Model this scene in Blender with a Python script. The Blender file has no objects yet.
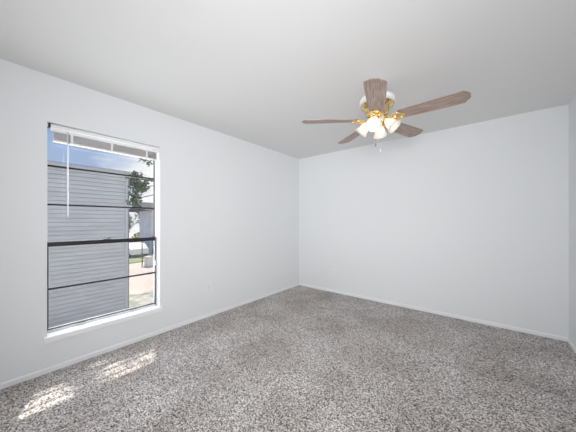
import bpy, bmesh, math, random
from mathutils import Vector, Matrix

random.seed(7)
C = bpy.context.scene.collection
PI = math.pi

# ------------------------------------------------------------------ camera
# left wall = plane x 0, floor = z 0, back wall = y 3.723
CAMX, CAMY, CAMZ = 2.761, 0.0, 1.24
F = 239.0
YAW = math.atan2(0.632, 0.775)
cam_d = bpy.data.cameras.new('camera')
cam_d.sensor_width = 36.0
cam_d.lens = 36.0 * F / 576.0
cam_d.shift_y = 5.0 / 576.0
cam_d.clip_start = 0.02
cam_d.clip_end = 500
cam = bpy.data.objects.new('camera', cam_d)
cam.location = (CAMX, CAMY, CAMZ)
cam.rotation_euler = (PI / 2, 0, YAW)
C.objects.link(cam)
sc = bpy.context.scene
sc.camera = cam

# ------------------------------------------------------------------ view + world + lights
sc.view_settings.view_transform = 'Standard'
sc.view_settings.look = 'None'
sc.view_settings.gamma = 1
sc.view_settings.exposure = 0.05
sc.view_settings.use_curve_mapping = False
sc.cycles.max_bounces = 10
sc.cycles.diffuse_bounces = 6
sc.cycles.sample_clamp_indirect = 4.0

world = bpy.data.worlds.new('sky')
sc.world = world
world.use_nodes = True
nt = world.node_tree
nt.nodes.clear()
def wn(kind, **kw):
    n = nt.nodes.new(kind)
    for k, v in kw.items():
        setattr(n, k, v)
    return n
wl = nt.links.new
tc = wn('ShaderNodeTexCoord')
sep = wn('ShaderNodeSeparateXYZ'); wl(tc.outputs['Generated'], sep.inputs[0])
elev = wn('ShaderNodeMapRange'); elev.inputs[1].default_value = 0.0; elev.inputs[2].default_value = 0.32
wl(sep.outputs['Z'], elev.inputs[0])
sky_r = wn('ShaderNodeValToRGB')
sky_r.color_ramp.elements[0].color = (0.62, 0.70, 0.80, 1)
sky_r.color_ramp.elements[1].color = (0.17, 0.31, 0.62, 1)
wl(elev.outputs[0], sky_r.inputs[0])
mp = wn('ShaderNodeMapping'); mp.inputs['Scale'].default_value = (1.0, 1.0, 3.0)
wl(tc.outputs['Generated'], mp.inputs[0])
nz = wn('ShaderNodeTexNoise'); nz.inputs['Scale'].default_value = 3.5; nz.inputs['Detail'].default_value = 6
nz.inputs['Roughness'].default_value = 0.6
wl(mp.outputs[0], nz.inputs['Vector'])
# clouds thicken towards +Y
cl = wn('ShaderNodeMath', operation='MULTIPLY_ADD'); cl.inputs[1].default_value = 1.7; cl.inputs[2].default_value = -0.42
wl(sep.outputs['Y'], cl.inputs[0])
ad = wn('ShaderNodeMath', operation='ADD'); wl(nz.outputs[0], ad.inputs[0]); wl(cl.outputs[0], ad.inputs[1])
cr = wn('ShaderNodeMapRange'); cr.inputs[1].default_value = 0.40; cr.inputs[2].default_value = 0.72
wl(ad.outputs[0], cr.inputs[0])
mx = wn('ShaderNodeMix', data_type='RGBA'); wl(cr.outputs[0], mx.inputs[0]); wl(sky_r.outputs[0], mx.inputs[6])
mx.inputs[7].default_value = (0.98, 0.99, 1.0, 1)
bg = wn('ShaderNodeBackground'); wl(mx.outputs[2], bg.inputs[0]); bg.inputs[1].default_value = 1.0
ow = wn('ShaderNodeOutputWorld'); wl(bg.outputs[0], ow.inputs[0])

def lamp(name, kind, loc, energy, color=(1, 1, 1), direction=None, **kw):
    d = bpy.data.lights.new(name, kind)
    d.energy = energy
    d.color = color
    for k, v in kw.items():
        setattr(d, k, v)
    o = bpy.data.objects.new(name, d)
    o.location = loc
    if direction is not None:
        o.rotation_euler = Vector(direction).to_track_quat('-Z', 'Y').to_euler()
    C.objects.link(o)
    return o

SUN_DIR = (0.33, -0.12, -1.0)
lamp('sun', 'SUN', (0, 0, 20), 6.2, (1.0, 0.95, 0.88), SUN_DIR, angle=0.02)
# daylight let in at the window opening (sky light is a hard thing to sample through glass)
lamp('window_daylight', 'AREA', (-0.19, 0.71, 1.17), 14.0, (0.90, 0.95, 1.0), (1, 0.1, -0.1),
     shape='RECTANGLE', size=0.84, size_y=1.66)
# added fill light before the closed rear wall, with no opening behind it
lamp('rear_fill', 'AREA', (2.30, -2.1, 1.25), 20.0, (0.98, 0.99, 1.0), (-0.42, 0.90, 0.22),
     shape='RECTANGLE', size=2.0, size_y=1.9, spread=math.radians(150))

# fill light added just behind the camera, standing in for a diffused flash
lamp('camera_fill', 'AREA', (2.95, -0.45, 1.30), 28.0, (0.985, 0.995, 1.0), (-0.55, 0.83, 0.08),
     shape='RECTANGLE', size=0.8, size_y=1.0, spread=math.radians(110))

# ------------------------------------------------------------------ materials
def mat(name, color, rough=0.6, metal=0.0, emit=None, estr=0.0, spec=0.5, bump=None, trans=None):
    m = bpy.data.materials.new(name)
    m.use_nodes = True
    b = m.node_tree.nodes['Principled BSDF']
    b.inputs['Base Color'].default_value = (*color, 1)
    b.inputs['Roughness'].default_value = rough
    b.inputs['Metallic'].default_value = metal
    b.inputs['Specular IOR Level'].default_value = spec
    if emit:
        b.inputs['Emission Color'].default_value = (*emit, 1)
        b.inputs['Emission Strength'].default_value = estr
    if trans:
        b.inputs['Transmission Weight'].default_value = trans
    if bump:
        scale, strength, dist = bump
        t = m.node_tree
        c = t.nodes.new('ShaderNodeTexCoord')
        n = t.nodes.new('ShaderNodeTexNoise'); n.inputs['Scale'].default_value = scale; n.inputs['Detail'].default_value = 4
        t.links.new(c.outputs['Object'], n.inputs['Vector'])
        bp = t.nodes.new('ShaderNodeBump'); bp.inputs['Strength'].default_value = strength; bp.inputs['Distance'].default_value = dist
        t.links.new(n.outputs[0], bp.inputs['Height'])
        t.links.new(bp.outputs[0], b.inputs['Normal'])
    return m

def noise_mat(name, c1, c2, scale, rough=0.8, lo=0.4, hi=0.6, stretch=(1, 1, 1), detail=4, bump=0.0, bdist=0.01, spec=0.3, coord='Object'):
    m = mat(name, c1, rough, spec=spec)
    t = m.node_tree
    b = t.nodes['Principled BSDF']
    c = t.nodes.new('ShaderNodeTexCoord')
    mp = t.nodes.new('ShaderNodeMapping'); mp.inputs['Scale'].default_value = stretch
    n = t.nodes.new('ShaderNodeTexNoise'); n.inputs['Scale'].default_value = scale; n.inputs['Detail'].default_value = detail
    r = t.nodes.new('ShaderNodeValToRGB')
    r.color_ramp.elements[0].position = lo; r.color_ramp.elements[0].color = (*c1, 1)
    r.color_ramp.elements[1].position = hi; r.color_ramp.elements[1].color = (*c2, 1)
    t.links.new(c.outputs[coord], mp.inputs[0]); t.links.new(mp.outputs[0], n.inputs['Vector'])
    t.links.new(n.outputs[0], r.inputs[0]); t.links.new(r.outputs[0], b.inputs['Base Color'])
    if bump:
        bp = t.nodes.new('ShaderNodeBump'); bp.inputs['Strength'].default_value = bump; bp.inputs['Distance'].default_value = bdist
        t.links.new(n.outputs[0], bp.inputs['Height']); t.links.new(bp.outputs[0], b.inputs['Normal'])
    return m

M = {}
M['wall'] = mat('wall_paint', (0.81, 0.825, 0.84), 0.65, bump=(260, 0.12, 0.002), spec=0.3)
M['ceiling'] = mat('ceiling_paint', (0.785, 0.78, 0.775), 0.85, bump=(180, 0.2, 0.003), spec=0.2)
M['trim'] = mat('trim_paint', (0.86, 0.87, 0.88), 0.4)
M['sill'] = mat('sill_paint', (0.90, 0.91, 0.93), 0.35)
M['plastic'] = mat('white_plastic', (0.84, 0.84, 0.83), 0.35)
M['slot'] = mat('socket_slot', (0.05, 0.05, 0.05), 0.6)
M['screw'] = mat('screw_metal', (0.6, 0.6, 0.58), 0.35, 0.9)
M['bronze'] = mat('dark_bronze', (0.028, 0.026, 0.028), 0.45, 0.3)
M['alum'] = mat('mill_aluminium', (0.16, 0.16, 0.17), 0.4, 0.6)
M['blind'] = mat('blind_white', (0.86, 0.86, 0.85), 0.4)
M['slat'] = mat('blind_slat', (0.74, 0.71, 0.70), 0.5)
M['wand'] = mat('clear_white_plastic', (0.9, 0.92, 0.95), 0.2)
M['fan_white'] = mat('fan_enamel', (0.86, 0.87, 0.88), 0.3)
M['brass'] = mat('polished_brass', (0.93, 0.72, 0.34), 0.13, 1.0)
M['chain'] = mat('chain_metal', (0.55, 0.50, 0.42), 0.3, 0.9)
M['fob'] = mat('fob_grey', (0.25, 0.24, 0.24), 0.4)
M['bulb'] = mat('lit_bulb', (1, 1, 1), 0.3, emit=(1.0, 0.82, 0.60), estr=6.0)

# carpet
m = mat('cut_pile_carpet', (0.4, 0.38, 0.37), 0.97, spec=0.05)
t = m.node_tree; b = t.nodes['Principled BSDF']
c = t.nodes.new('ShaderNodeTexCoord')
n1 = t.nodes.new('ShaderNodeTexNoise'); n1.inputs['Scale'].default_value = 100; n1.inputs['Detail'].default_value = 2
vo = t.nodes.new('ShaderNodeTexVoronoi'); vo.inputs['Scale'].default_value = 168
vs = t.nodes.new('ShaderNodeSeparateColor')
t.links.new(vo.outputs['Color'], vs.inputs[0]); t.links.new(c.outputs['Object'], vo.inputs['Vector'])
va = t.nodes.new('ShaderNodeMath'); va.operation = 'MULTIPLY_ADD'; va.inputs[1].default_value = 0.5
vb = t.nodes.new('ShaderNodeMath'); vb.operation = 'MULTIPLY'; vb.inputs[1].default_value = 0.5
t.links.new(n1.outputs[0], vb.inputs[0]); t.links.new(vs.outputs[0], va.inputs[0]); t.links.new(vb.outputs[0], va.inputs[2])
n2 = t.nodes.new('ShaderNodeTexNoise'); n2.inputs['Scale'].default_value = 2.2; n2.inputs['Detail'].default_value = 4
r1 = t.nodes.new('ShaderNodeValToRGB')
r1.color_ramp.elements[0].position = 0.26; r1.color_ramp.elements[0].color = (0.045, 0.038, 0.034, 1)
r1.color_ramp.elements[1].position = 0.74; r1.color_ramp.elements[1].color = (1.0, 0.94, 0.91, 1)
r2 = t.nodes.new('ShaderNodeValToRGB')
r2.color_ramp.elements[0].position = 0.35; r2.color_ramp.elements[0].color = (0.76, 0.735, 0.72, 1)
r2.color_ramp.elements[1].position = 0.65; r2.color_ramp.elements[1].color = (1, 1, 1, 1)
mu = t.nodes.new('ShaderNodeMix'); mu.data_type = 'RGBA'; mu.blend_type = 'MULTIPLY'; mu.inputs[0].default_value = 1
bp = t.nodes.new('ShaderNodeBump'); bp.inputs['Strength'].default_value = 0.5; bp.inputs['Distance'].default_value = 0.006
L = t.links.new
L(c.outputs['Object'], n1.inputs['Vector']); L(c.outputs['Object'], n2.inputs['Vector'])
L(va.outputs[0], r1.inputs[0]); L(n2.outputs[0], r2.inputs[0]); L(r1.outputs[0], mu.inputs[6]); L(r2.outputs[0], mu.inputs[7])
L(mu.outputs[2], b.inputs['Base Color']); L(va.outputs[0], bp.inputs['Height']); L(bp.outputs[0], b.inputs['Normal'])
M['carpet'] = m

# glass: clear with a faint reflection
def glass(name, refl, tint=(1, 1, 1)):
    m = bpy.data.materials.new(name); m.use_nodes = True
    t = m.node_tree; t.nodes.clear()
    tr = t.nodes.new('ShaderNodeBsdfTransparent'); tr.inputs[0].default_value = (*tint, 1)
    gl = t.nodes.new('ShaderNodeBsdfGlossy'); gl.inputs['Roughness'].default_value = 0.02
    mx = t.nodes.new('ShaderNodeMixShader'); mx.inputs[0].default_value = refl
    o = t.nodes.new('ShaderNodeOutputMaterial')
    t.links.new(tr.outputs[0], mx.inputs[1]); t.links.new(gl.outputs[0], mx.inputs[2]); t.links.new(mx.outputs[0], o.inputs[0])
    return m
M['glass'] = glass('window_glass', 0.05)
M['glass_low'] = glass('reflective_window_glass', 0.10)  # lower panes: stronger even reflection that veils the view

# frosted shade glass: translucent + diffuse
m = bpy.data.materials.new('frosted_glass'); m.use_nodes = True
t = m.node_tree; t.nodes.clear()
tl = t.nodes.new('ShaderNodeBsdfTranslucent'); tl.inputs[0].default_value = (0.95, 0.93, 0.90, 1)
df = t.nodes.new('ShaderNodeBsdfPrincipled'); df.inputs['Base Color'].default_value = (0.92, 0.91, 0.90, 1); df.inputs['Roughness'].default_value = 0.25
mx = t.nodes.new('ShaderNodeMixShader'); mx.inputs[0].default_value = 0.55
o = t.nodes.new('ShaderNodeOutputMaterial')
t.links.new(tl.outputs[0], mx.inputs[1]); t.links.new(df.outputs[0], mx.inputs[2]); t.links.new(mx.outputs[0], o.inputs[0])
M['frost'] = m

M['blade'] = noise_mat('washed_oak_blade', (0.27, 0.19, 0.155), (0.50, 0.385, 0.335), 7.0, 0.38, 0.35, 0.68, (1.0, 11, 11), 6, 0.05, 0.002, spec=0.4)
M['siding'] = noise_mat('painted_siding', (0.70, 0.68, 0.665), (0.80, 0.78, 0.765), 3.0, 0.7, 0.35, 0.65, (1, 0.3, 1), 4)
M['siding_trim'] = mat('siding_corner_board', (0.70, 0.695, 0.70), 0.7)
M['roof'] = noise_mat('asphalt_shingle', (0.06, 0.06, 0.065), (0.12, 0.12, 0.125), 14, 0.9)
M['far_wall'] = noise_mat('pale_grey_stucco', (0.46, 0.49, 0.53), (0.55, 0.58, 0.62), 1.2, 0.8)
M['far_dark'] = mat('slate_blue_recess', (0.12, 0.14, 0.19), 0.6)
M['concrete'] = noise_mat('parking_concrete', (0.44, 0.37, 0.33), (0.54, 0.47, 0.43), 0.5, 0.9, 0.3, 0.7)
M['grass'] = noise_mat('patchy_grass', (0.17, 0.20, 0.15), (0.42, 0.40, 0.38), 2.2, 0.95, 0.35, 0.62, bump=0.4, bdist=0.05)
M['far_grass'] = noise_mat('lawn', (0.14, 0.20, 0.07), (0.30, 0.32, 0.18), 1.2, 0.95)
M['leaf'] = noise_mat('tree_leaf', (0.10, 0.15, 0.09), (0.24, 0.30, 0.20), 5, 0.6)
M['leaf_pale'] = noise_mat('pale_tree_leaf', (0.20, 0.26, 0.17), (0.38, 0.43, 0.32), 2, 0.6)
M['leaf_bright'] = noise_mat('bush_leaf', (0.16, 0.26, 0.07), (0.34, 0.46, 0.16), 2, 0.6)
M['bark'] = noise_mat('bark', (0.07, 0.055, 0.045), (0.15, 0.125, 0.105), 12, 0.9, stretch=(1, 1, 0.2))
M['ext_wall'] = mat('exterior_stucco', (0.45, 0.45, 0.46), 0.8)
M['car_white'] = mat('car_paint_white', (0.80, 0.80, 0.80), 0.25)
M['car_red'] = mat('car_paint_maroon', (0.30, 0.06, 0.06), 0.25)
M['car_silver'] = mat('car_paint_silver', (0.45, 0.47, 0.50), 0.25, 0.4)
M['tyre'] = mat('tyre_rubber', (0.02, 0.02, 0.02), 0.8)
M['car_glass'] = mat('car_glass', (0.03, 0.04, 0.05), 0.1)
M['box'] = mat('utility_box_paint', (0.62, 0.63, 0.62), 0.5)
M['post'] = mat('dark_post_paint', (0.05, 0.05, 0.06), 0.5)

# ------------------------------------------------------------------ helpers
def obj(name, bm, material, parent=None, smooth=False):
    me = bpy.data.meshes.new(name)
    bm.normal_update()
    bm.to_mesh(me); bm.free()
    if smooth:
        for p in me.polygons:
            p.use_smooth = True
    for mm in (material if isinstance(material, (list, tuple)) else [material]):
        me.materials.append(mm)
    o = bpy.data.objects.new(name, me)
    C.objects.link(o)
    if parent:
        o.parent = parent
    return o

def tag(o, label=None, cat=None, group=None, kind=None):
    if label: o['label'] = label
    if cat: o['category'] = cat
    if group: o['group'] = group
    if kind: o['kind'] = kind
    return o

def thing(name, label, cat, loc=(0, 0, 0), rotz=0, group=None):
    o = bpy.data.objects.new(name, None)
    o.empty_display_size = 0.05
    C.objects.link(o)
    o.location = loc; o.rotation_euler = (0, 0, rotz)
    return tag(o, label, cat, group)

def box(bm, x0, x1, y0, y1, z0, z1, bevel=0.0, mi=0, mtx=None):
    n = bmesh.new()
    bmesh.ops.create_cube(n, size=1)
    for v in n.verts:
        v.co = Vector(((x0 + x1) / 2 + v.co.x * (x1 - x0), (y0 + y1) / 2 + v.co.y * (y1 - y0), (z0 + z1) / 2 + v.co.z * (z1 - z0)))
    if bevel:
        bmesh.ops.bevel(n, geom=list(n.edges), offset=bevel, segments=2, profile=0.7, affect='EDGES')
    merge(bm, n, mtx, mi)

def merge(bm, n, mtx=None, mi=0):
    vm = {}
    for v in n.verts:
        vm[v] = bm.verts.new(mtx @ v.co if mtx else v.co)
    for f in n.faces:
        try:
            g = bm.faces.new([vm[v] for v in f.verts]); g.material_index = mi; g.smooth = f.smooth
        except ValueError:
            pass
    n.free()

def B(*a, **k):
    bm = bmesh.new(); box(bm, *a, **k); return bm

def lathe(bm, prof, seg=32, mtx=None, mi=0, flute=None):
    """prof: (r, z) points; flute(k, r, z) may alter the radius by angle"""
    rows = []
    for (r, z) in prof:
        if r < 1e-6:
            v = Vector((0, 0, z)); rows.append([bm.verts.new(mtx @ v if mtx else v)])
        else:
            row = []
            for k in range(seg):
                a = 2 * PI * k / seg
                rr = r if flute is None else flute(a, r, z)
                v = Vector((rr * math.cos(a), rr * math.sin(a), z))
                row.append(bm.verts.new(mtx @ v if mtx else v))
            rows.append(row)
    for A, D in zip(rows[:-1], rows[1:]):
        for k in range(seg):
            k2 = (k + 1) % seg
            vs = [A[k % len(A)], A[k2 % len(A)], D[k2 % len(D)], D[k % len(D)]]
            u = []
            for v in vs:
                if v not in u: u.append(v)
            if len(u) > 2:
                f = bm.faces.new(u); f.material_index = mi; f.smooth = True

def tube(bm, pts, rad, seg=8, mi=0, caps=True):
    pts = [Vector(p) for p in pts]
    rads = rad if isinstance(rad, (list, tuple)) else [rad] * len(pts)
    rings = []
    up = None
    for i, p in enumerate(pts):
        d = (pts[min(i + 1, len(pts) - 1)] - pts[max(i - 1, 0)]).normalized()
        if up is None:
            up = Vector((0, 0, 1)) if abs(d.z) < 0.9 else Vector((1, 0, 0))
        s = d.cross(up).normalized(); up = s.cross(d).normalized()
        rings.append([bm.verts.new(p + (s * math.cos(2 * PI * k / seg) + up * math.sin(2 * PI * k / seg)) * rads[i]) for k in range(seg)])
    for A, D in zip(rings[:-1], rings[1:]):
        for k in range(seg):
            f = bm.faces.new([A[k], A[(k + 1) % seg], D[(k + 1) % seg], D[k]]); f.smooth = True; f.material_index = mi
    if caps:
        bm.faces.new(rings[0][::-1]).material_index = mi
        bm.faces.new(rings[-1]).material_index = mi

def prism(bm, outline, z0, z1, mtx=None, mi=0):
    n = bmesh.new()
    lo = [n.verts.new((x, y, z0)) for x, y in outline]
    hi = [n.verts.new((x, y, z1)) for x, y in outline]
    n.faces.new(lo[::-1]); n.faces.new(hi)
    for i in range(len(lo)):
        j = (i + 1) % len(lo)
        n.faces.new([lo[i], lo[j], hi[j], hi[i]])
    merge(bm, n, mtx, mi)

def struct(name, bm, m, parent=None):
    o = obj(name, bm, m, parent)
    if not parent:
        o['kind'] = 'structure'
    return o

# ------------------------------------------------------------------ room shell
H = 2.44
W = 3.445
YB = 3.723
YR = -2.3
T = 0.16
WY0, WY1, WZ0, WZ1 = 0.27, 1.15, 0.295, 2.055   # window opening

struct('floor', B(-T, W + T, YR - T, YB + T, -0.15, 0.0), M['carpet'])
struct('ceiling', B(-T, W + T, YR - T, YB + T, H, H + 0.15), M['ceiling'])
bm = bmesh.new()
box(bm, -T, 0, YR - T, WY0, 0, H)
box(bm, -T, 0, WY1, YB + T, 0, H)
box(bm, -T, 0, WY0, WY1, 0, WZ0 - 0.035)
box(bm, -T, 0, WY0, WY1, WZ1, H)
struct('wall_left', bm, M['wall'])
struct('wall_back', B(0, W, YB, YB + T, 0, H), M['wall'])
struct('wall_right', B(W, W + T, YR - T, YB + T, 0, H), M['wall'])
struct('wall_rear', B(0, W, YR - T, YR, 0, H), M['wall'])

def baseboard(name, length, mtx):
    bm = bmesh.new()
    prof = [(0, 0), (0.012, 0), (0.012, 0.030), (0.010, 0.036), (0.006, 0.041), (0, 0.042)]
    n = bmesh.new()
    a = [n.verts.new((0, x, z)) for x, z in prof]
    d = [n.verts.new((length, x, z)) for x, z in prof]
    n.faces.new(a); n.faces.new(d[::-1])
    for i in range(len(a)):
        j = (i + 1) % len(a)
        n.faces.new([a[j], a[i], d[i], d[j]])
    bmesh.ops.recalc_face_normals(n, faces=n.faces)
    merge(bm, n, mtx)
    return struct(name, bm, M['trim'])
# local +Y = out of the wall
baseboard('baseboard_left', YB - YR, Matrix.Translation((0, YB, 0)) @ Matrix.Rotation(-PI / 2, 4, 'Z'))
baseboard('baseboard_back', W, Matrix.Translation((W, YB, 0)) @ Matrix.Rotation(PI, 4, 'Z'))
baseboard('baseboard_right', YB - YR, Matrix.Translation((W, YR, 0)) @ Matrix.Rotation(PI / 2, 4, 'Z'))

# ------------------------------------------------------------------ window
GX = -0.105
win = bpy.data.objects.new('window_1', None); C.objects.link(win); win['kind'] = 'structure'
win['label'] = 'tall window with dark thin bars between five stacked panes'
Z = [0.335, 0.665, 1.035, 1.381, 1.714, 2.045]
# outer frame set in the wall
bm = bmesh.new()
box(bm, GX - 0.03, GX + 0.012, WY0, WY0 + 0.010, WZ0, WZ1)
box(bm, GX - 0.03, GX + 0.012, WY1 - 0.010, WY1, WZ0, WZ1)
box(bm, GX - 0.03, GX + 0.012, WY0, WY1, WZ1 - 0.010, WZ1)
box(bm, GX - 0.03, GX + 0.012, WY0, WY1, WZ0, WZ0 + 0.022)
obj('window_frame', bm, M['sill'], win)
def sash(name, x, z0, z1, bars, gm, rail_lo, rail_hi, sl=0.021):
    bm = bmesh.new()
    box(bm, x - 0.010, x + 0.010, WY0 + 0.008, WY0 + sl, z0, z1)
    box(bm, x - 0.010, x + 0.010, WY1 - 0.017, WY1 - 0.010, z0, z1)
    box(bm, x - 0.010, x + 0.012, WY0 + 0.010, WY1 - 0.010, z0, z0 + rail_lo)
    box(bm, x - 0.010, x + 0.012, WY0 + 0.010, WY1 - 0.010, z1 - rail_hi, z1)
    s = obj(name, bm, M['bronze'], win)
    for z in bars:
        obj('glazing_bar', B(x - 0.009, x + 0.009, WY0 + sl, WY1 - 0.017, z - 0.0075, z + 0.0075), M['bronze'], s)
    edges = [z0 + rail_lo] + [zz for z in bars for zz in (z - 0.0075, z + 0.0075)] + [z1 - rail_hi]
    for k in range(0, len(edges), 2):
        obj('glass_pane', B(x - 0.002, x + 0.002, WY0 + sl, WY1 - 0.017, edges[k], edges[k + 1]), gm, s)
    return s
us = sash('upper_sash', GX - 0.014, 1.04, WZ1 - 0.010, [1.381, 1.714], M['glass'], 0.016, 0.006, 0.0115)
ls = sash('lower_sash', GX + 0.012, WZ0 + 0.022, 1.060, [0.662], M['glass_low'], 0.008, 0.038, 0.016)
# sash lock on the meeting rail, little lift tabs on the bottom rail
bm = bmesh.new(); box(bm, GX + 0.022, GX + 0.040, 0.66, 0.72, 1.059, 1.069, 0.003)
tube(bm, [(GX + 0.030, 0.69, 1.066), (GX + 0.034, 0.70, 1.074), (GX + 0.040, 0.72, 1.078)], 0.004)
obj('sash_lock', bm, M['alum'], ls)
for y in (0.50, 0.92):
    obj('lift_tab', B(GX + 0.024, GX + 0.038, y - 0.03, y + 0.03, WZ0 + 0.024, WZ0 + 0.033, 0.002), M['bronze'], ls)
obj('side_latch', B(GX + 0.024, GX + 0.036, WY1 - 0.030, WY1 - 0.012, 0.745, 0.80, 0.003), M['sill'], ls)
# sill board with rounded nose and ears past the opening
bm = bmesh.new()
box(bm, -0.117, 0.0, WY0, WY1, WZ0 - 0.035, WZ0)
box(bm, 0.0, 0.032, WY0 - 0.02, WY1 + 0.02, WZ0 - 0.045, WZ0, 0.005)
obj('window_sill', bm, M['sill'], win)

# ------------------------------------------------------------------ raised mini blind
bl = thing('mini_blind', 'white mini blind drawn up to the top of the window', 'window blind', (-0.035, WY0 + 0.01, 0))
BW = WY1 - WY0 - 0.02
TOP = WZ1 - 0.004
bm = bmesh.new()
# U-shaped headrail
box(bm, -0.013, 0.013, 0.012, BW, TOP - 0.030, TOP - 0.028)
box(bm, 0.010, 0.012, 0.012, BW, TOP - 0.026, TOP - 0.006)
box(bm, -0.014, -0.012, 0.012, BW, TOP - 0.030, TOP - 0.004)
obj('headrail', bm, M['blind'], bl)
obj('valance', B(0.013, 0.017, 0.010, BW + 0.002, TOP - 0.062, TOP - 0.036, 0.001), M['blind'], bl)
bm = bmesh.new()
nsl = 26
for k in range(nsl):
    z = TOP - 0.064 - k * 0.0026
    j = random.uniform(-0.001, 0.001)
    n = bmesh.new()
    rows = []
    for i in range(5):
        xx = -0.0125 + 0.025 * i / 4 + j
        zz = z + 0.0022 * (1 - ((i - 2) / 2) ** 2)
        rows.append([n.verts.new((xx, 0.03, zz)), n.verts.new((xx, BW - 0.01, zz + random.uniform(-.0004, .0004))),
                     n.verts.new((xx, BW - 0.01, zz - 0.0007)), n.verts.new((xx, 0.03, zz - 0.0007))])
    for a, d in zip(rows[:-1], rows[1:]):
        n.faces.new([a[0], a[1], d[1], d[0]]); n.faces.new([d[3], d[2], a[2], a[3]])
        n.faces.new([a[0], d[0], d[3], a[3]]); n.faces.new([a[1], a[2], d[2], d[1]])
    n.faces.new(rows[0]); n.faces.new(rows[-1][::-1])
    merge(bm, n)
obj('slat_stack', bm, M['slat'], bl)
zb = TOP - 0.064 - nsl * 0.0026
obj('bottom_rail', B(-0.013, 0.013, 0.028, BW - 0.008, zb - 0.013, zb - 0.001, 0.003), M['blind'], bl)
for y in (0.145, 0.435, 0.745):
    bm = bmesh.new()
    box(bm, 0.0145, 0.0165, y - 0.008, y + 0.008, zb - 0.012, TOP - 0.060)
    tube(bm, [(-0.0145, y, zb - 0.012), (-0.0145, y, TOP - 0.03)], 0.001, 6)
    obj('ladder_tape', bm, M['blind'], bl)
for y0, y1, nm in ((0.0, 0.012, 'M'), (BW, BW + 0.009, 'M')):
    obj('mounting_bracket', B(-0.018, 0.018, y0, y1, TOP - 0.032, TOP, 0.001), M['bronze'] if y0 == 0 else M['blind'], bl)
# tilt wand
bm = bmesh.new()
tube(bm, [(0.020, 0.117, TOP - 0.022), (0.024, 0.117, TOP - 0.045)], 0.0022, 8)
tube(bm, [(0.024, 0.117, TOP - 0.045), (0.026, 0.117, 1.29), (0.026, 0.117, 1.27)], [0.0048, 0.0048, 0.0058], 6)
obj('tilt_wand', bm, M['wand'], bl)

# ------------------------------------------------------------------ wall plates (local: +X across, +Z up, +Y out of wall)
def plate(t, w=0.078, h=0.122):
    obj('cover_plate', B(-w / 2, w / 2, 0, 0.006, -h / 2, h / 2, 0.0025), M['plastic'], t)
def outlet(label, loc, rotz):
    t = thing('wall_outlet', label, 'power outlet', loc, rotz, 'duplex power outlets')
    plate(t)
    for s in (-1, 1):
        bm = bmesh.new()
        out = [(0.0165 * math.cos(a) * 1.0, max(-0.0135, min(0.0135, 0.0175 * math.sin(a)))) for a in [2 * PI * k / 28 for k in range(28)]]
        n = bmesh.new(); prism(n, out, 0, 0.0025)
        merge(bm, n, Matrix.Translation((0, 0.006, s * 0.0195)) @ Matrix.Rotation(-PI / 2, 4, 'X') @ Matrix.Scale(-1, 4, (0, 0, 1)) @ Matrix.Scale(-1, 4, (0, 0, 1)))
        r = obj('socket', bm, M['plastic'], t)
        bm = bmesh.new()
        box(bm, -0.0075, -0.0055, 0.0081, 0.0089, s * 0.0195 - 0.001, s * 0.0195 + 0.008)
        box(bm, 0.0055, 0.0075, 0.0081, 0.0089, s * 0.0195 - 0.001, s * 0.0195 + 0.007)
        lathe(bm, [(0, 0), (0.0026, 0), (0.0026, 0.0008), (0, 0.0008)], 10, Matrix.Translation((0, 0.0081, s * 0.0195 - 0.007)) @ Matrix.Rotation(-PI / 2, 4, 'X'))
        obj('slot', bm, M['slot'], r)
    bm = bmesh.new(); lathe(bm, [(0, 0), (0.003, 0), (0.0026, 0.0012), (0, 0.0016)], 12, Matrix.Translation((0, 0.0058, 0)) @ Matrix.Rotation(-PI / 2, 4, 'X'))
    obj('screw', bm, M['screw'], t)
    return t
outlet('white duplex power outlet on the window wall, right of the window', (0.0, 1.752, 0.372), -PI / 2)
outlet('white duplex power outlet on the blank wall, near the corner', (0.754, YB, 0.350), PI)
t = thing('cable_plate', 'white blank cable plate left of the outlet on the blank wall', 'wall plate', (0.427, YB, 0.360), PI)
plate(t)
bm = bmesh.new(); lathe(bm, [(0, 0), (0.0075, 0), (0.0075, 0.003), (0.0045, 0.003), (0.0045, 0.010), (0, 0.010)], 16, Matrix.Translation((0, 0.0058, 0)) @ Matrix.Rotation(-PI / 2, 4, 'X'))
obj('cable_jack', bm, M['plastic'], t, )
for s in (-1, 1):
    bm = bmesh.new(); lathe(bm, [(0, 0), (0.003, 0), (0.0026, 0.0012), (0, 0.0016)], 12, Matrix.Translation((0, 0.0058, s * 0.042)) @ Matrix.Rotation(-PI / 2, 4, 'X'))
    obj('screw', bm, M['plastic'], t)

# ------------------------------------------------------------------ ceiling fan
FX, FY = 2.030, 2.150
fan = thing('ceiling_fan', 'ceiling fan with five wooden blades, brass arms and four lit frosted shades', 'ceiling fan', (FX, FY, H))
ZBL = 2.135 - H          # blade plane below the ceiling
bm = bmesh.new(); lathe(bm, [(0, 0), (0.072, 0), (0.074, -0.012), (0.066, -0.040), (0.056, -0.055), (0, -0.055)], 40)
obj('canopy', bm, M['fan_white'], fan)
bm = bmesh.new(); lathe(bm, [(0, -0.050), (0.060, -0.052), (0.085, -0.080), (0.120, -0.100), (0.141, -0.114), (0.149, -0.126), (0.150, -0.150), (0.144, -0.162), (0.130, -0.166), (0, -0.168)], 48)
mh = obj('motor_housing', bm, M['fan_white'], fan)
# brass vented skirt, flywheel
bm = bmesh.new(); lathe(bm, [(0, -0.166), (0.132, -0.166), (0.138, -0.170), (0.136, -0.178), (0.120, -0.186), (0.104, -0.198), (0.094, -0.215), (0.092, -0.240), (0.094, -0.258), (0.080, -0.266), (0, -0.266)], 60,
      flute=lambda a, r, z: r * (1 + (0.07 * math.cos(18 * a) if -0.25 < z < -0.175 and r > 0.05 else 0)))
obj('flywheel', bm, M['brass'], fan)

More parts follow.
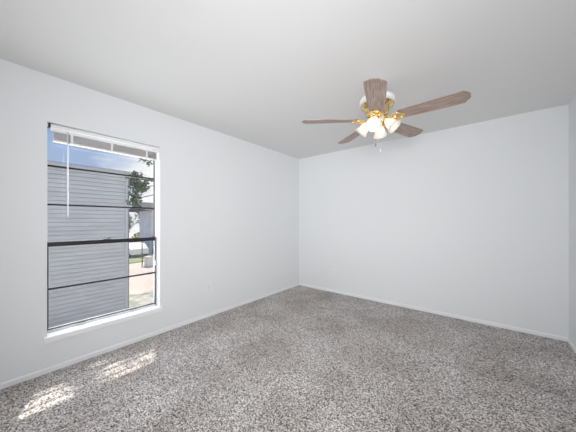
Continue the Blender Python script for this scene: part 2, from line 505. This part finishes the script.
# blades
def blade_outline():
    r0, r1 = 0.172, 0.665
    pts = []
    n = 10
    top = []
    for k in range(n + 1):
        u = k / n
        x = r0 + 0.012 + (r1 - 0.035 - r0 - 0.012) * u
        top.append((x, 0.058 + 0.016 * math.sin(u * PI / 2)))
    pts = [(r0, 0.045)] + top + [(r1 - 0.004, 0.032), (r1, 0.018)]
    return pts + [(x, -y) for x, y in pts[::-1]]
def blade_bm():
    bm = bmesh.new(); prism(bm, blade_outline(), 0, 0.007)
    bmesh.ops.bevel(bm, geom=[e for e in bm.edges if abs(e.verts[0].co.z - e.verts[1].co.z) < 1e-5], offset=0.0018, segments=2, affect='EDGES')
    return bm
def arm_bm():
    """scrolled brass blade iron: twin curling bars, a centre leaf and a three-lobed pad under the blade"""
    bm = bmesh.new()
    tube(bm, [(0.088, 0, -0.004), (0.11, 0, -0.010), (0.135, 0, -0.016), (0.165, 0, -0.008), (0.20, 0, -0.004)], [0.012, 0.009, 0.008, 0.009, 0.008], 10)
    for s in (-1, 1):
        pts = []
        for k in range(15):
            u = k / 14
            a = PI * (0.05 + 1.75 * u)
            r = 0.030 - 0.018 * u
            pts.append((0.150 - r * math.cos(a), s * (0.030 + r * math.sin(a) * 0.9 - 0.012), -0.010))
        tube(bm, pts, [0.0065 - 0.0025 * k / 14 for k in range(15)], 8)
        pts = []
        for k in range(13):
            u = k / 12
            a = PI * (0.1 + 1.5 * u)
            r = 0.024 - 0.012 * u
            pts.append((0.195 + r * math.cos(a), s * (0.028 + r * math.sin(a)), -0.007))
        tube(bm, pts, [0.006 - 0.002 * k / 12 for k in range(13)], 8)
        tube(bm, [(0.093, s * 0.012, -0.006), (0.12, s * 0.034, -0.012), (0.16, s * 0.048, -0.010), (0.205, s * 0.046, -0.005), (0.245, s * 0.032, -0.0035)], [0.007, 0.0065, 0.006, 0.006, 0.005], 8)
    # pad
    out = []
    for k in range(36):
        a = 2 * PI * k / 36
        r = 0.030 + 0.010 * math.cos(3 * a)
        out.append((0.228 + r * math.cos(a), 1.15 * r * math.sin(a)))
    prism(bm, out, -0.005, -0.0005)
    for v in bm.verts:
        v.co.x = 0.09 + (v.co.x - 0.09) * 0.78
    return bm
PITCH = math.radians(11)
base_deg = -39.6 + 39.2     # camera-frame angle + yaw of the camera
am = bm2 = None
for k in range(5):
    ang = math.radians(base_deg + 72 * k)
    mtx = Matrix.Translation((0, 0, ZBL)) @ Matrix.Rotation(ang, 4, 'Z')
    if k == 0:
        am = obj('blade_arm', arm_bm(), M['brass'], fan)
        bd = obj('blade', blade_bm(), M['blade'], fan)
        A, D, S = am, bd, []
        for (x, y) in ((0.193, 0.022), (0.193, -0.022), (0.213, 0)):
            sb = bmesh.new()
            lathe(sb, [(0, -0.009), (0.003, -0.0085), (0.0048, -0.0065), (0.0048, -0.004), (0, -0.004)], 12, Matrix.Translation((x, y, 0)))
            S.append(obj('screw', sb, M['brass'], am))
    else:
        A = am.copy(); C.objects.link(A); D = bd.copy(); C.objects.link(D); A.parent = fan; D.parent = fan
        for q in S:
            q2 = q.copy(); C.objects.link(q2); q2.parent = A
    pm = Matrix.Rotation(-PITCH, 4, 'X')
    A.matrix_local = mtx @ pm
    D.matrix_local = mtx @ pm @ Matrix.Translation((0, 0, 0.001))

# switch housing, fitter, lamp arms
bm = bmesh.new(); lathe(bm, [(0, -0.262), (0.050, -0.262), (0.058, -0.270), (0.060, -0.290), (0.056, -0.314), (0.044, -0.324), (0, -0.324)], 40)
obj('switch_housing', bm, M['fan_white'], fan)
bm = bmesh.new(); lathe(bm, [(0, -0.322), (0.046, -0.322), (0.050, -0.345), (0.044, -0.358), (0.028, -0.372), (0.012, -0.380), (0.010, -0.392), (0, -0.396)], 32)
obj('light_fitter', bm, M['brass'], fan)
lamp_deg = -122 + 39.2
for k in range(4):
    ang = math.radians(lamp_deg + 90 * k)
    R = Matrix.Rotation(ang, 4, 'Z')
    tilt = math.radians(47)   # axis below the horizontal
    neck = Vector((0.070, 0, -0.310))
    ax = Matrix.Translation(R @ neck) @ R @ Matrix.Rotation(PI / 2 + tilt, 4, 'Y')   # local +Z = outward, down
    la = bmesh.new()
    tube(la, [R @ Vector(p) for p in ((0.030, 0, -0.348), (0.045, 0, -0.324), (0.060, 0, -0.309), (0.071, 0, -0.312))], 0.007, 10)
    lathe(la, [(0, -0.012), (0.014, -0.012), (0.024, -0.004), (0.027, 0.008), (0.027, 0.018), (0.0255, 0.018), (0.0255, 0.006), (0, -0.002)], 28, ax)
    arm = obj('lamp_holder', la, M['brass'], fan)
    sh = bmesh.new()
    prof = [(0.0235, 0.004), (0.024, 0.016), (0.029, 0.028), (0.038, 0.042), (0.043, 0.058), (0.046, 0.074), (0.052, 0.088), (0.061, 0.100), (0.064, 0.103)]
    prof = [(r if z < 0.02 else r * 1.04, z * 1.12) for r, z in prof]
    inner = [(max(0.001, r - 0.0028), z) for r, z in prof[::-1]]
    lathe(sh, prof + inner, 48, ax, flute=lambda a, r, z: r * (1 + 0.030 * math.cos(12 * a) * max(0, (z - 0.05) / 0.055)))
    s = obj('lamp_shade', sh, M['frost'], fan)
    bb = bmesh.new()
    lathe(bb, [(0, 0.0), (0.010, 0.0), (0.011, 0.018), (0.016, 0.030), (0.022, 0.044), (0.024, 0.056), (0.020, 0.070), (0.010, 0.079), (0, 0.081)], 24, ax)
    obj('bulb', bb, M['bulb'], s)
# pull chains
def chain(x, y, z0, z1, fobm, r=0.006):
    bm = bmesh.new()
    n = int((z0 - z1) / 0.0045)
    for k in range(n):
        nb = bmesh.new(); bmesh.ops.create_icosphere(nb, subdivisions=1, radius=0.0016)
        merge(bm, nb, Matrix.Translation((x, y, z0 - 0.0045 * k)))
    tube(bm, [(x, y, z0), (x, y, z1)], 0.0006, 5)
    c = obj('pull_chain', bm, M['chain'], fan)
    bm = bmesh.new(); lathe(bm, [(0, z1 + 0.002), (r * 0.4, z1), (r, z1 - 0.012), (r, z1 - 0.020), (r * 0.6, z1 - 0.027), (0, z1 - 0.028)], 16, Matrix.Translation((x, y, 0)))
    obj('chain_fob', bm, fobm, c)
cr_, sr_ = 0.775, 0.632   # camera right axis in room coordinates
def cr2(a, d):            # offset a right, d away from camera
    return (a * 0.775 - d * 0.632, a * 0.632 + d * 0.775)
x, y = cr2(-0.030, -0.050); chain(x, y, -0.330, -0.525, M['fob'])
x, y = cr2(0.012, -0.045); chain(x, y, -0.330, -0.570, M['plastic'])

# ------------------------------------------------------------------ outside, one storey below
GZ = -2.65
struct('ground', B(-90, 0.5, -20, 60, GZ - 0.3, GZ), M['concrete'])
g = struct('grass_verge', B(-11.6, -T, -6, 30, GZ, GZ + 0.03), M['grass'])
g['label'] = 'strip of patchy grass between the two buildings'
g = struct('lawn', B(-25.0, -22.2, -6, 40, GZ, GZ + 0.05), M['far_grass']); g['label'] = 'green lawn strip past the parking lot'

# neighbouring building with lap siding
nb = thing('neighboring_building', 'grey lap-sided building filling most of the window view', 'building', (-8.45, 0, GZ))
bm = bmesh.new()
z = 0.30
y0, y1 = -9.0, 3.42
HT = 5.78
while z < HT:
    e = min(z + 0.130, HT)
    n = bmesh.new()
    v = [n.verts.new(p) for p in ((0.050, y0, z), (0.050, y1, z), (0.030, y1, e), (0.030, y0, e), (-0.01, y0, z), (-0.01, y1, z), (-0.01, y1, e), (-0.01, y0, e))]
    for f in ((0, 1, 2, 3), (4, 5, 1, 0), (7, 6, 5, 4), (3, 2, 6, 7), (1, 5, 6, 2), (4, 0, 3, 7)):
        n.faces.new([v[i] for i in f])
    merge(bm, n)
    z += 0.148
obj('lap_siding', bm, M['siding'], nb)
obj('wall_core', B(-9, -0.005, y0, y1, 0, HT), M['siding_trim'], nb)
bm = bmesh.new(); box(bm, -0.02, 0.060, y1 - 0.10, y1 + 0.03, 0.25, HT, 0.004); box(bm, -0.12, 0.060, y1 + 0.001, y1 + 0.03, 0.25, HT, 0.004)
obj('corner_board', bm, M['siding_trim'], nb)
obj('fascia', B(-9.1, 0.10, y0 - .1, y1 + 0.06, HT - 0.02, HT + 0.10), M['siding_trim'], nb)
bm = bmesh.new()
n = bmesh.new()
v = [n.verts.new(p) for p in ((0.11, y0 - .1, HT + .10), (0.14, y1 + .07, HT + .10), (-9.2, y1 + .07, HT + .10), (-9.2, y0 - .2, HT + .10), (-4.5, y0 - .2, HT + .60), (-4.5, y1 + .07, HT + .60))]
for f in ((0, 1, 5, 4), (2, 3, 4, 5), (0, 4, 3), (1, 2, 5), (0, 3, 2, 1)):
    n.faces.new([v[i] for i in f])
bmesh.ops.recalc_face_normals(n, faces=n.faces)
merge(bm, n)
obj('roof', bm, M['roof'], nb)

# trees ------------------------------------------------------------
def leaves(bm, c, rad, count, size, seed, droop=0.0):
    rnd = random.Random(seed)
    for _ in range(count):
        while True:
            p = Vector((rnd.uniform(-1, 1), rnd.uniform(-1, 1), rnd.uniform(-1, 1)))
            if p.length < 1: break
        p = Vector((p.x * rad[0], p.y * rad[1], p.z * rad[2])) + Vector(c)
        d = Vector((rnd.gauss(0, 1), rnd.gauss(0, 1), rnd.gauss(0, 0.6) - droop)).normalized()
        s = d.cross(Vector((rnd.gauss(0, 1), rnd.gauss(0, 1), rnd.gauss(0, 1)))).normalized()
        l = size * rnd.uniform(0.6, 1.3); w = l * 0.36
        up = s.cross(d) * (l * 0.08)
        a = bm.verts.new(p); b_ = bm.verts.new(p + d * l * 0.5 + s * w - up); e = bm.verts.new(p + d * l); f = bm.verts.new(p + d * l * 0.5 - s * w - up)
        bm.faces.new([a, b_, e]); bm.faces.new([a, e, f])

def tree(name, label, cat, loc, clusters, limbs, lm, size, seed, group=None):
    t = thing(name, label, cat, loc, 0, group)
    bm = bmesh.new()
    for pts, r0, r1 in limbs:
        n = len(pts)
        tube(bm, pts, [r0 + (r1 - r0) * i / (n - 1) for i in range(n)], 7)
    obj('trunk', bm, M['bark'], t)
    bm = bmesh.new()
    for i, (c, r, cnt) in enumerate(clusters):
        leaves(bm, c, r, cnt, size, seed + i)
    obj('foliage', bm, lm, t)
    return t

# near tree: trunk beyond the right edge of the window, crown between the buildings
NX, NY = -4.2, 5.2
cl_, lb_ = [], []
def rel(p): return (p[0] - NX, p[1] - NY, p[2] - GZ)
top = (0, 0, 5.4)
lb_.append(([(0, 0, 0), (0.05, 0, 1.5), (-0.05, 0.05, 3.2), top, (0.1, 0, 7.0), (0.2, -.2, 9.0)], 0.19, 0.05))
def limb(a, bpt, r0=0.05, r1=0.012, sag=0.25):
    a = Vector(a); bpt = Vector(bpt)
    m1 = a.lerp(bpt, 0.35) + Vector((0, 0, sag)); m2 = a.lerp(bpt, 0.7) + Vector((0, 0, sag * 0.8))
    lb_.append(([a, m1, m2, bpt], r0, r1))
rnd = random.Random(3)
# high crown (this is what dapples the sun on the carpet)
for k in range(34):
    a = rnd.uniform(0, 2 * PI); r = rnd.uniform(0.6, 5.0); z = rnd.uniform(7.2, 11.0)
    p = (r * math.cos(a) + 0.6, r * math.sin(a) - 0.8, z)
    cl_.append((p, (0.8, 0.8, 0.45), 150))
    if k < 16: limb((0.1, 0, 6.3), p, 0.05, 0.01, -0.2)
# boughs over the gap between the buildings
for wp, rr, cnt in (((-1.80, 1.21, 6.5), (0.30, 0.10, 0.10), 170), ((-1.98, 1.62, 6.5), (0.11, 0.28, 0.08), 110), ((-2.0, 0.95, 6.4), (0.16, 0.16, 0.08), 70)):
    p = rel(wp)
    cl_.append((p, rr, cnt)); limb((0.1, 0, 7.2), p, 0.03, 0.006, 0.3)
# lower twigs that hang into the window's view
for wp, rr, cnt in (((-4.6, 2.42, 3.22), (0.45, 0.45, 0.16), 150), ((-4.6, 2.25, 3.30), (0.4, 0.50, 0.22), 90), ((-4.5, 2.75, 2.95), (0.3, 0.25, 0.15), 60), ((-5.2, 2.72, 2.25), (0.35, 0.24, 0.18), 230),
                    ((-5.2, 2.62, 2.45), (0.3, 0.16, 0.28), 200), ((-5.3, 3.00, 2.50), (0.4, 0.14, 0.10), 40), ((-5.4, 2.66, 1.90), (0.25, 0.16, 0.25), 200)):
    p = rel(wp)
    cl_.append((p, rr, cnt)); limb((0, 0, 5.0), p, 0.035, 0.008, 0.15)
tree('shade_tree', 'dark-leaved tree with twigs hanging beside the sided building', 'tree', (NX, NY, GZ), cl_, lb_, M['leaf'], 0.10, 11)

# far trees behind the parking lot
far = [(-44, 17.2, 4.2, 2.4, 'leaf', 'dark round tree far behind the parking lot'),
       (-50, 21.5, 3.6, 2.6, 'leaf_pale', 'pale green tree far behind the parking lot'),
       (-53, 16.5, 3.4, 2.0, 'leaf_pale', 'hazy tree just past the sided building, farthest of the trees')]
for i, (x, y, h, r, lm, lab) in enumerate(far):
    cls = []
    rnd = random.Random(50 + i)
    for k in range(14):
        a = rnd.uniform(0, 2 * PI); q = rnd.uniform(0, r * 0.7)
        cls.append(((q * math.cos(a), q * math.sin(a), h + rnd.uniform(-r * 0.6, r * 0.6)), (r * .5, r * .5, r * .4), 110))
    tree('far_tree', lab, 'tree', (x, y, GZ), cls, [([(0, 0, 0), (0.1, 0, h * 0.5), (0, 0.1, h)], 0.22, 0.08)], M[lm], 0.35, 80 + i, 'trees behind the parking lot')
# bush
bm = bmesh.new(); leaves(bm, (0, 0, 1.25), (1.3, 1.3, 1.2), 900, 0.25, 5)
o = obj('bush', bm, M['leaf_bright']); o.location = (-35.8, 13.6, GZ)
tag(o, 'bright green bush behind the parked cars', 'bush')

# far building with pale wall at the right edge of the view
fb = thing('apartment_building', 'pale grey building seen at the right edge of the window', 'building', (-28.0, 11.6, GZ))
obj('wall', B(-3, 0, 0, 8, 0, 5.1), M['far_wall'], fb)
obj('recess_panel', B(-0.1, 0.06, 0.35, 2.6, 0.0, 2.1), M['far_dark'], fb)  # flat slab, the dark of a lower recess put into its colour
n = bmesh.new()
v = [n.verts.new(p) for p in ((.4, -.4, 5.1), (.4, 8.4, 5.1), (-6.4, 8.4, 5.1), (-6.4, -.4, 5.1), (-3, -.4, 6.3), (-3, 8.4, 6.3))]
for f in ((0, 1, 5, 4), (2, 3, 4, 5), (0, 4, 3), (1, 2, 5), (0, 3, 2, 1)):
    n.faces.new([v[i] for i in f])
bmesh.ops.recalc_face_normals(n, faces=n.faces)
obj('roof', n, M['roof'], fb)

# parked cars
def car(label, loc, rotz, paint, h=1.45):
    t = thing('parked_car', label, 'car', loc, rotz, 'cars in the parking lot')
    side = [(-2.2, .35), (-2.15, .75), (-1.7, .90), (-1.0, .98), (-0.5, h), (1.1, h), (1.7, 1.0), (2.15, .95), (2.25, .6), (2.2, .35)]
    bm = bmesh.new()
    prism(bm, side, -0.85, 0.85, Matrix.Rotation(PI / 2, 4, 'X'))
    bmesh.ops.bevel(bm, geom=list(bm.edges), offset=0.05, segments=2, affect='EDGES')
    obj('body', bm, paint, t)
    bm = bmesh.new()
    gl = [(-0.82, 1.02), (-0.45, h - .07), (1.05, h - .07), (1.5, 1.02)]
    prism(bm, gl, -0.86, 0.86, Matrix.Rotation(PI / 2, 4, 'X'))
    obj('side_glass', bm, M['car_glass'], t)
    for x in (-1.4, 1.4):
        for s in (-1, 1):
            bm = bmesh.new(); lathe(bm, [(0, -0.1), (0.28, -0.1), (0.33, -0.08), (0.33, 0.08), (0.28, 0.1), (0, 0.1)], 20, Matrix.Translation((x, s * 0.80, 0.33)) @ Matrix.Rotation(PI / 2, 4, 'X'))
            obj('wheel', bm, M['tyre'], t)
car('white parked car beyond the lawn', (-27.6, 9.75, GZ), 0.0, M['car_white'])
car('maroon parked car beyond the lawn, behind the white car', (-33.5, 10.9, GZ), 0.0, M['car_red'])

# utility pedestal and dark post by the lot
t = thing('utility_box', 'small pale utility box standing on the parking lot edge', 'utility box', (-19.2, 8.25, GZ), 0.2)
obj('cabinet', B(-0.25, 0.25, -0.22, 0.22, 0.1, 0.85, 0.02), M['box'], t)
obj('plinth', B(-0.3, 0.3, -0.27, 0.27, 0, 0.1), M['far_wall'], t)
obj('lid', B(-0.28, 0.28, -0.25, 0.25, 0.85, 0.90, 0.01), M['box'], t)
t = thing('bollard', 'thin dark post left of the utility box', 'post', (-20.0, 8.02, GZ))
bm = bmesh.new(); tube(bm, [(0, 0, 0), (0, 0, 2.1)], 0.04, 10)
obj('shaft', bm, M['post'], t)
obj('cap', B(-0.09, 0.09, -0.09, 0.09, 2.1, 2.16, 0.01), M['post'], t)
